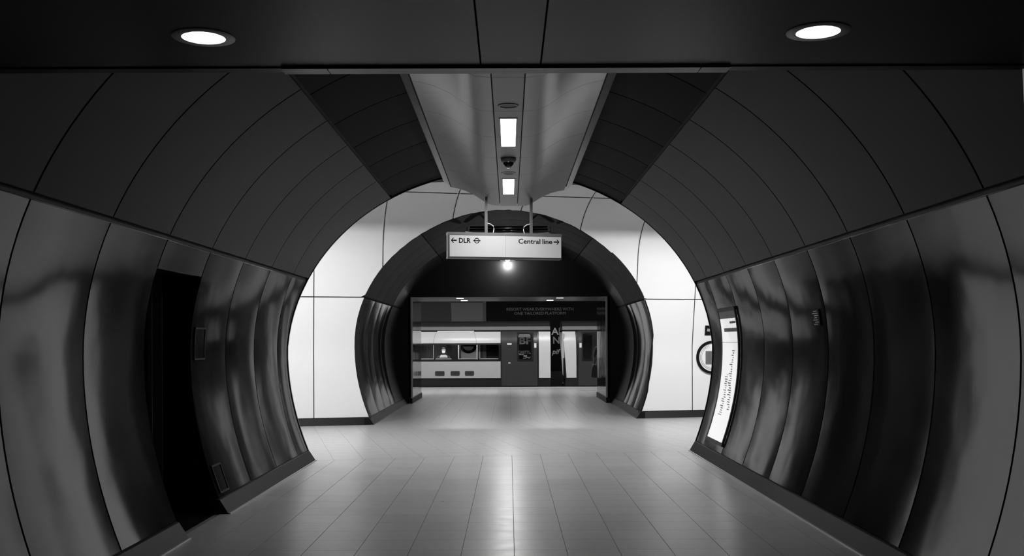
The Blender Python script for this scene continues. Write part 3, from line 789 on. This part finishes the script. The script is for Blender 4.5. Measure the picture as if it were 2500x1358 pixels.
for x, lab in ((-4.5, 'platform light furthest from the black billboard'), (-1.5, 'platform light opposite the train windows with the seated person'), (1.5, 'platform light opposite the gap between the carriages'), (4.5, 'platform light above the standing person with the bag')):
    t = tag(empty('platform_light', (x, 33.4, 3.85)), lab, 'light', 'linear lights over the platform')
    MB().box(-0.9, 0.9, -0.12, 0.12, -0.05, 0.0).build('diffuser', 'plat_glow', t)
    lamp(t, (0, 0, -0.055), 1.8, 0.24, P_PLAT)
    MB().box(-0.93, 0.93, -0.15, 0.15, 0.0, 0.03).build('tray', 'sign_frame', t)
    MB().box(-0.02, 0.02, -0.02, 0.02, 0.03, 0.95).build('hanger', 'sign_frame', t)
SB = YB/2500.0
def bx_(px): return (px-1243)*SB
def bz_(pz): return EYE-(pz-834)*SB
t = tag(empty('billboard', (0, YB, 0)), 'wide black advertising billboard with pale lettering above the train', 'billboard')
MB().box(bx_(1187), bx_(1462), -0.05, 0, bz_(905), bz_(736)).build('board', 'poster_black', t)
MB().box(bx_(1179), bx_(1187), -0.06, 0, bz_(905), bz_(736)).build('frame_bar', 'ink_grey', t)
text_obj('lettering', 'RESORT WEAR EVERYWHERE WITH', (bx_(1237), bx_(1400), bz_(759), bz_(752)), -0.052, 'letter_grey', t)
text_obj('lettering', 'ONE TAILORED PLATFORM', (bx_(1256), bx_(1381), bz_(769), bz_(762)), -0.052, 'letter_grey', t)
text_obj('lettering', 'AI', (bx_(1346), bx_(1368), bz_(818), bz_(801)), -0.052, 'letter_white', t, bold=0.02)
text_obj('lettering', 'N', (bx_(1350), bx_(1366), bz_(840), bz_(823)), -0.052, 'letter_white', t, bold=0.02)
text_obj('lettering', 'pif', (bx_(1347), bx_(1368), bz_(869), bz_(853)), -0.052, 'letter_white', t, shear=0.25, bold=0.02)
text_obj('lettering', 'BF', (bx_(1268), bx_(1297), bz_(841), bz_(824)), -0.052, 'letter_white', t, bold=0.03)
MB().box(bx_(1263), bx_(1302), -0.053, -0.05, bz_(824), bz_(812)).box(bx_(1297), bx_(1302), -0.053, -0.05, bz_(862), bz_(824)).build('printed_patch', 'letter_white', t)
text_obj('lettering', 'DIRETTLA', (bx_(1266), bx_(1299), bz_(864), bz_(857)), -0.052, 'letter_white', t)
random.seed(2)
mb = MB()
for k in range(9):
    x = bx_(1266+random.random()*28); z = bz_(867+random.random()*12)
    mb.box(x, x+0.06+random.random()*0.1, -0.053, -0.05, z, z+0.03+random.random()*0.04)
mb.build('printed_patch', 'letter_white', t)
t = tag(empty('blank_panel', (0, YB-0.03, 0)), 'plain grey blank poster panel beside the black billboard', 'poster')
MB().prism([(bx_(1101), -0.03, bz_(739)), (bx_(1179), -0.03, bz_(739)), (bx_(1179), -0.03, bz_(789)), (bx_(1103), -0.03, bz_(789))], (0, 0.03, 0)).build('sheet', 'poster_grey', t)
t = tag(empty('platform_roundel', (bx_(1144), YB-0.03, bz_(842))), 'station emblem ring on the trackside wall seen through the train', 'emblem')
mb = MB()
MB().box(-0.55, 0.45, -0.02, 0, -0.62, 0.6).build('panel', 'white_panel', t)
A = [(0.33*math.cos(2*PI*k/40), -0.03, 0.33*math.sin(2*PI*k/40)) for k in range(41)]; B = [(0.22*math.cos(2*PI*k/40), -0.03, 0.22*math.sin(2*PI*k/40)) for k in range(41)]
MB().grid([A, B], False).build('ring', 'ink', t)
MB().box(-0.36, 0.36, -0.035, -0.025, -0.06, 0.07).build('name_bar', 'ink', t)

# ------------------------------------------------------------------ the train
YT = 36.0; ST = YT/2500.0
def tx(px): return (px-1243)*ST
def tz(pz): return EYE-(pz-834)*ST
def inset(z):
    pts = [(-1, 0.04), (0.3, 0.0), (1.5, 0.0), (1.7, 0.05), (1.93, 0.17), (2.0, 0.22), (2.13, 0.34), (2.26, 0.62), (2.34, 1.3)]
    for (a, b), (c, d) in zip(pts, pts[1:]):
        if z <= c: return b+(d-b)*(z-a)/(c-a)
    return 1.3
TW = 2.6
def side_grid(mb, x0, x1, z0, z1, far_side=False, n=6, off=0.0, xs=0.0):
    rows = []
    for i in range(n+1):
        z = z0+(z1-z0)*i/n; y = YT+inset(z)-off; y = y if not far_side else 2*(YT+TW/2)-y
        rows.append([(x0+xs*(1-i/n), y, z), (x1+xs*(1-i/n), y, z)])
    mb.grid(rows, True); return mb
def yside(z): return YT+inset(z)
def mirror(mb):
    mb.v = [(v[0], 2*(YT+TW/2)-v[1], v[2]) for v in mb.v]; return mb
Zb, Zw0, Zw1, Zu, Zr = tz(923), tz(882.5), tz(838), tz(810), tz(797)
def window(parent, cell, win, r):
    for far_side in (False, True):
        mb = MB().ring(cell, rrect(*win, r), yside, 0.05)
        if far_side: mirror(mb)
        mb.build('window_band', 'train_black', parent)
        P = rrect(*win, r); g = MB().poly([(p[0], YT+0.04+inset(p[1]), p[1]) for p in P])
        if far_side: mirror(g)
        w = g.build('window_pane', 'glass', parent)
def door(parent, x0, x1, wx0, wx1):
    z0, z1 = 0.03, tz(808); wz0, wz1 = tz(879), tz(815)
    for far_side in (False, True):
        mb = MB()
        side_grid(mb, x0, x1, wz1+0.05, z1, False, 4); side_grid(mb, x0, x1, z0, wz0-0.06, False, 4)
        side_grid(mb, x0, wx0-0.05, wz0-0.06, wz1+0.05); side_grid(mb, wx1+0.05, x1, wz0-0.06, wz1+0.05)
        if far_side: mirror(mb)
        d = mb.build('door', 'train_door', parent)
        f = MB().ring((wx0-0.05, wx1+0.05, wz0-0.06, wz1+0.05), rrect(wx0, wx1, wz0, wz1, 0.07), yside, 0.05)
        if far_side: mirror(f)
        f.build('door_window_frame', 'train_black', d)
        g = MB().poly([(p[0], YT+0.03+inset(p[1]), p[1]) for p in rrect(wx0, wx1, wz0, wz1, 0.07)])
        if far_side: mirror(g)
        g.build('door_pane', 'glass', d)
# --- first carriage
X0 = -7.2; XE = tx(1344)
t1 = tag(empty('train_carriage', (0, 0, 0)), 'train carriage with pale sides, dark window band and dark door', 'train carriage', 'carriages of the train at the platform')
for fs in (False, True):
    nm = (lambda mb: mb)
    side_grid(MB(), X0, tx(1222), Zb, Zw0, fs).build('lower_side', 'train_grey', t1)
    side_grid(MB(), X0, tx(1222), Zw1, Zu, fs).build('upper_side', 'train_white', t1)
    side_grid(MB(), X0, XE, -0.5, Zb, fs, off=-0.05).build('sole_bar', 'train_black', t1)
    side_grid(MB(), X0, XE, Zu, tz(806), fs, off=-0.02).build('gutter', 'train_black', t1)
    side_grid(MB(), X0, XE, tz(806), Zr, fs).build('cant_rail', 'train_roof', t1)
    side_grid(MB(), tx(1315.5), XE, Zb, Zu, fs).build('end_pillar', 'train_white', t1)
    side_grid(MB(), tx(1312), tx(1315.5), -0.3, Zu, fs, off=-0.03).build('door_seal', 'train_black', t1)
    side_grid(MB(), tx(1222), tx(1224), -0.3, Zu, fs, off=-0.03).build('door_seal', 'train_black', t1)
MB().grid([[(x, YT+(inset(z) if k < 9 else TW-inset(z)), z) for x in (X0, XE)] for k, z in enumerate([2.13, 2.16, 2.2, 2.23, 2.26, 2.28, 2.3, 2.32, 2.34, 2.34, 2.32, 2.3, 2.28, 2.26, 2.23, 2.2, 2.16, 2.13])]).build('roof', 'plat_wall', t1)
cells = [((tx(1110), tx(1222)), (tx(1117), tx(1217.5))), ((tx(1000), tx(1110)), (tx(1011), tx(1103))), ((tx(880), tx(1000)), (tx(888), tx(996)))]
for (c0, c1), (w0, w1) in cells:
    window(t1, (c0, c1, Zw0, Zw1), (w0, w1, tz(877.5), tz(842)), 0.05)
for fs in (False, True): side_grid(MB(), X0, tx(880), Zw0, Zw1, fs).build('window_band', 'train_black', t1)
for px in (1060, 1167):
    MB().box(tx(px)-0.02, tx(px)+0.02, YT+0.045, YT+0.07, tz(878), tz(841)).build('window_bar', 'train_black', t1)
for a, b in ((1014, 1059), (1063, 1102), (1119, 1165), (1170, 1217)):
    MB().box(tx(a), tx(b), YT+0.05, YT+0.09, tz(877.3), tz(875)).build('window_ledge', 'joint_light', t1)
door(t1, tx(1224), tx(1312), tx(1266), tx(1299))
for a, b in ((1062, 1085), (1100, 1122), (1135, 1157)):
    MB().prism([(p[0], YT-0.012, p[1]) for p in rrect(tx(a), tx(b), tz(917), tz(906), 0.03, 3)], (0, 0.012, 0)).build('side_vent', 'train_door', t1)
MB().box(tx(1067), tx(1157), YT+inset(tz(808.5))-0.03, YT+inset(tz(808.5)), tz(810), tz(807.3)).build('rain_strip', 'joint_light', t1)
for px in (1058, 1163):
    mb = MB(); d = 1 if px == 1058 else -1
    rows = [[(tx(px)+d*0.10*q*q-0.004, YT+inset(Zw1+(Zu-Zw1)*q)-0.004, Zw1+(Zu-Zw1)*q), (tx(px)+d*0.10*q*q+0.004, YT+inset(Zw1+(Zu-Zw1)*q)-0.004, Zw1+(Zu-Zw1)*q)] for q in [i/6 for i in range(7)]]
    mb.grid(rows).build('panel_seam', 'ink_grey', t1)
for (a, b, c, d) in ((1238, 1249, 842, 838.5), (1241, 1246, 887.5, 885.5), (1304, 1309.5, 849.5, 838.5)):
    MB().box(tx(a), tx(b), YT-0.012+inset(tz(c)), YT+0.01+inset(tz(c)), tz(c), tz(d)).build('door_marker', 'letter_white', t1)
# inside
MB().box(X0, XE, YT+0.08, YT+TW-0.08, 0.02, 0.06).build('inner_floor', 'train_inside', t1)
MB().box(X0, XE, YT+0.45, YT+TW-0.45, 2.06, 2.09).build('inner_ceiling', 'train_white', t1)
for y in (0.75, TW-0.75):
    MB().box(X0+0.3, XE-0.3, YT+y-0.06, YT+y+0.06, 2.03, 2.06).build('inner_light', 'train_glow', t1)
    lamp(t1, ((X0+XE)/2, YT+y, 2.025), XE-X0-0.6, 0.12, P_TRAIN)
MB().box(XE-0.06, XE, YT+0.36, YT+TW-0.36, -0.3, 2.1).build('end_bulkhead', 'train_door', t1)
for i, px in enumerate((1120, 1165, 1060)):
    MB().tube([(tx(px)*1.03, YT+0.9, 0.06), (tx(px)*1.03, YT+0.9, 2.06)], 0.018, 8).build('grab_pole', 'joint_light', t1)
for fs in (0, 1):
    y = YT+0.12 if not fs else YT+TW-0.62
    yb = YT+0.10 if not fs else YT+TW-0.20
    MB().box(X0+0.2, tx(1215), y, y+0.5, 0.40, 0.50).build('seat_bench', 'train_seat', t1)
    MB().box(X0+0.2, tx(1215), yb, yb+0.10, 0.50, 0.86).build('seat_back', 'train_seat', t1)
# --- second carriage
XS = tx(1374); X2 = 8.0
t2 = tag(empty('train_carriage', (0, 0, 0)), 'train carriage beyond the coupling gap with tapered pale end and dark door', 'train carriage', 'carriages of the train at the platform')
for fs in (False, True):
    rows = []
    for i in range(9):
        q = i/8; z = Zb+(Zu-Zb)*q; y = YT+inset(z); y = y if not fs else 2*(YT+TW/2)-y
        rows.append([(tx(1383-8*q-2*q**6), y, z), (tx(1407-2*q**4), y, z)])
    MB().grid(rows, True).build('end_pillar', 'train_white', t2)
    side_grid(MB(), XS+0.1, X2, -0.5, Zb, fs, off=-0.05).build('sole_bar', 'train_black', t2)
    side_grid(MB(), XS, X2, Zu, tz(806), fs, off=-0.02).build('gutter', 'train_black', t2)
    side_grid(MB(), XS, X2, tz(806), Zr, fs).build('cant_rail', 'train_roof', t2)
    side_grid(MB(), tx(1407), tx(1412), -0.3, Zu, fs, off=-0.03).build('door_seal', 'train_black', t2)
    side_grid(MB(), tx(1512), X2, Zb, Zw0, fs).build('lower_side', 'train_grey', t2)
    side_grid(MB(), tx(1512), X2, Zw0, Zw1, fs).build('window_band', 'train_black', t2)
    side_grid(MB(), tx(1512), X2, Zw1, Zu, fs).build('upper_side', 'train_white', t2)
door(t2, tx(1412), tx(1512), tx(1424), tx(1457))
MB().grid([[(x, YT+(inset(z) if k < 9 else TW-inset(z)), z) for x in (XS, X2)] for k, z in enumerate([2.13, 2.16, 2.2, 2.23, 2.26, 2.28, 2.3, 2.32, 2.34, 2.34, 2.32, 2.3, 2.28, 2.26, 2.23, 2.2, 2.16, 2.13])]).build('roof', 'plat_wall', t2)
MB().box(XS+0.12, X2, YT+0.08, YT+TW-0.08, 0.02, 0.06).build('inner_floor', 'train_inside', t2)
MB().box(XS+0.1, X2, YT+0.45, YT+TW-0.45, 2.06, 2.09).build('inner_ceiling', 'train_white', t2)
MB().box(XS+0.3, X2-0.3, YT+0.69, YT+0.81, 2.03, 2.06).build('inner_light', 'train_glow', t2)
lamp(t2, ((XS+X2)/2, YT+0.75, 2.025), X2-XS-0.6, 0.12, P_TRAIN*0.7)
MB().box(XS+0.13, XS+0.19, YT+0.36, YT+TW-0.36, -0.3, 2.1).build('end_bulkhead', 'train_door', t2)
MB().box(tx(1414.5), tx(1420), YT-0.012+inset(tz(849)), YT+0.01+inset(tz(849)), tz(849.5), tz(838.5)).build('door_marker', 'letter_white', t2)
MB().box(tx(1372), tx(1378), YT+0.05, YT+0.10, tz(875), tz(815)).build('end_strip', 'train_grey', t2)
tb = struct('floor_track', 'dark track pit beneath the train', 'trackbed')
MB().box(-12, 12, 35.86, YB, -1.25, -1.2).box(-12, 12, 35.80, 35.86, -1.2, -0.30).build('pit', 'black_wall', tb)

# ------------------------------------------------------------------ people
def seated(x, y, z):
    J = [((0, 0, 0), (0.15, 0.12)), ((0, 0.02, 0.22), (0.15, 0.10)), ((0, 0.03, 0.40), (0.17, 0.10)), ((0, 0.02, 0.50), (0.07, 0.065)), ((0, -0.01, 0.56), (0.055, 0.055)),
         ((-0.20, 0.02, 0.42), 0.065), ((-0.25, -0.05, 0.18), 0.052), ((-0.04, -0.22, 0.20), 0.042), ((0.05, -0.22, 0.22), 0.035),
         ((0.20, 0.02, 0.42), 0.065), ((0.25, -0.05, 0.18), 0.052), ((0.04, -0.25, 0.24), 0.042), ((-0.05, -0.25, 0.25), 0.035),
         ((-0.10, -0.08, -0.02), 0.10), ((-0.12, -0.45, 0.02), 0.07), ((-0.12, -0.48, -0.38), 0.05), ((-0.12, -0.60, -0.42), 0.035),
         ((0.10, -0.08, -0.02), 0.10), ((0.12, -0.45, 0.02), 0.07), ((0.12, -0.48, -0.38), 0.05), ((0.12, -0.60, -0.42), 0.035)]
    E = [(0, 1), (1, 2), (2, 3), (3, 4), (2, 5), (5, 6), (6, 7), (7, 8), (2, 9), (9, 10), (10, 11), (11, 12), (0, 13), (13, 14), (14, 15), (15, 16), (0, 17), (17, 18), (18, 19), (19, 20)]
    return J, E
def head(parent, c, s=1.0, yaw=0.0, mask=False):
    mb = MB(); rows = []
    for i in range(15):
        v = -PI/2+PI*i/14; row = []
        for k in range(25):
            a = 2*PI*k/24; r = math.cos(v); x = 0.075*r*math.cos(a); yy = 0.095*r*math.sin(a); z = 0.115*math.sin(v)
            if z < 0: x *= 1-0.25*(-z/0.115); yy *= 1-0.10*(-z/0.115)
            if yy < 0 and abs(x) < 0.02 and -0.045 < z < 0.02: yy -= 0.018*(1-abs(x)/0.02)        # nose
            if yy < 0 and 0.0 < z < 0.03 and 0.015 < abs(x) < 0.05: yy += 0.008                     # eye sockets
            row.append((x*s, yy*s, z*s))
        rows.append(row)
    h = mb.grid(rows).build('head', 'skin', parent); h.location = c; h.rotation_euler = (0, 0, yaw)
    mb = MB(); rows = []
    for i in range(9):
        v = 0.05+(PI/2-0.05)*i/8; row = []
        for k in range(25):
            a = 2*PI*k/24; r = math.cos(v)
            zz = 0.122*math.sin(v)
            if math.sin(a) > -0.3: zz -= 0.09*(1-i/8)*(math.sin(a)+0.3)/1.3
            else: zz += 0.045*(1-i/8)
            row.append((0.082*r*math.cos(a)*s, (0.102*r*math.sin(a)+0.006)*s, zz*s))
        rows.append(row)
    mb.grid(rows).build('hair', 'hair', h)
    for sx_ in (-1, 1):
        MB().lathe([(0.001, -0.006), (0.013, -0.003), (0.015, 0.003), (0.001, 0.008)], 10, 'X', (sx_*0.076*s, 0.01*s, 0)).build('ear', 'skin', h)
        MB().lathe([(0.0085, -0.0), (0.005, -0.004), (0.001, -0.005)], 8, 'Y', (sx_*0.03*s, -0.085*s, 0.012*s)).build('eye', 'ink', h)
    if mask:
        rows = [[(0.062*math.cos(a)*s*(1-0.12*q), (-0.02-0.088*math.sin(a))*s*(1+0.05*math.sin(q*PI)), (-0.015-0.075*q)*s) for a in [PI*k/12 for k in range(13)]] for q in [i/5 for i in range(6)]]
        MB().grid(rows).build('face_mask', 'letter_white', h)
    else:
        MB().box(-0.022*s, 0.022*s, -0.088*s, -0.080*s, -0.062*s, -0.055*s).build('mouth', 'cloth_dark', h)
    return h
p = tag(empty('person', (-2.445, YT+TW-0.40, 0.50+0.11)), 'person in a dark coat with pale scarf seated in the train, arms folded', 'person')
J, E = seated(0, 0, 0)
skin_figure('coat', J, E, 'cloth_dark', p)
head(p, (0, -0.02, 0.66), 1.0, 0.15, True)
A = []
for q in range(13):
    a = PI*2*q/12; A.append([(0.10*math.cos(a), -0.02+0.09*math.sin(a), 0.50), (0.13*math.cos(a), -0.02+0.115*math.sin(a), 0.46), (0.17*math.cos(a), -0.02+0.12*math.sin(a), 0.40)])
MB().grid(A).build('scarf', 'cloth_light', p)
for x, z in ((-0.075, 0.235), (0.075, 0.215)):
    hd = MB().tube([(x, -0.27, z), (x*0.6, -0.285, z+0.01), (x*0.2, -0.29, z+0.012)], 0.035, 10).build('hand', 'skin', p)
    for f in range(4):
        MB().tube([(x*0.3, -0.30, z+0.03-f*0.02), (-x*0.25, -0.31, z+0.03-f*0.02), (-x*0.55, -0.295, z+0.028-f*0.019)], 0.0085, 7).build('finger', 'skin', hd)
    MB().tube([(x*0.8, -0.29, z+0.03), (x*0.35, -0.305, z+0.055)], 0.010, 7).build('thumb', 'skin', hd)
# standing passenger half hidden by the platform opening
p = tag(empty('person', (3.02, 33.2, 0.0), -0.35), 'person in dark coat standing on the platform behind the opening jamb', 'person')
J = [((0, 0, 0.95), (0.17, 0.13)), ((0, 0.0, 1.15), (0.15, 0.11)), ((0, 0.01, 1.36), (0.18, 0.11)), ((0, 0.01, 1.47), (0.075, 0.07)), ((0, 0.0, 1.54), (0.055, 0.055)),
     ((-0.20, 0.0, 1.38), 0.065), ((-0.27, 0.02, 1.10), 0.05), ((-0.25, -0.10, 0.86), 0.038),
     ((0.20, 0.0, 1.38), 0.065), ((0.27, 0.02, 1.10), 0.05), ((0.25, -0.10, 0.86), 0.038),
     ((-0.10, 0, 0.86), 0.10), ((-0.11, -0.02, 0.48), 0.07), ((-0.11, 0.02, 0.09), 0.048), ((-0.12, -0.13, 0.04), 0.038),
     ((0.10, 0, 0.86), 0.10), ((0.11, -0.02, 0.48), 0.07), ((0.11, 0.02, 0.09), 0.048), ((0.12, -0.13, 0.04), 0.038)]
E = [(0, 1), (1, 2), (2, 3), (3, 4), (2, 5), (5, 6), (6, 7), (2, 8), (8, 9), (9, 10), (0, 11), (11, 12), (12, 13), (13, 14), (0, 15), (15, 16), (16, 17), (17, 18)]
skin_figure('coat', J, E, 'cloth_dark', p)
head(p, (0, -0.01, 1.65), 1.0, 0.3)
for x in (-0.25, 0.25):
    hd = MB().tube([(x, -0.10, 0.86), (x, -0.12, 0.80), (x, -0.13, 0.76)], 0.034, 10).build('hand', 'skin', p)
    for f in range(4):
        MB().tube([(x, -0.10-f*0.018, 0.77), (x*1.0, -0.105-f*0.018, 0.72), (x*0.96, -0.11-f*0.018, 0.685)], 0.0085, 7).build('finger', 'skin', hd)
    MB().tube([(x*0.95, -0.145, 0.81), (x*0.9, -0.17, 0.765)], 0.010, 7).build('thumb', 'skin', hd)
t = tag(empty('shoulder_bag', (2.80, 33.0, 0.42)), 'dark shoulder bag hanging at the standing passenger', 'bag')
MB().prism([(-0.16, 0, 0.03), (-0.10, 0, 0.0), (0.16, 0, 0.0), (0.18, 0, 0.34), (-0.08, 0, 0.42), (-0.13, 0, 0.30)], (0, 0.12, 0)).build('bag_body', 'cloth_dark', t)
MB().tube([(-0.08, 0.06, 0.40), (0.02, 0.08, 0.75), (0.12, 0.12, 1.02)], 0.012, 8).build('strap', 'cloth_dark', t)
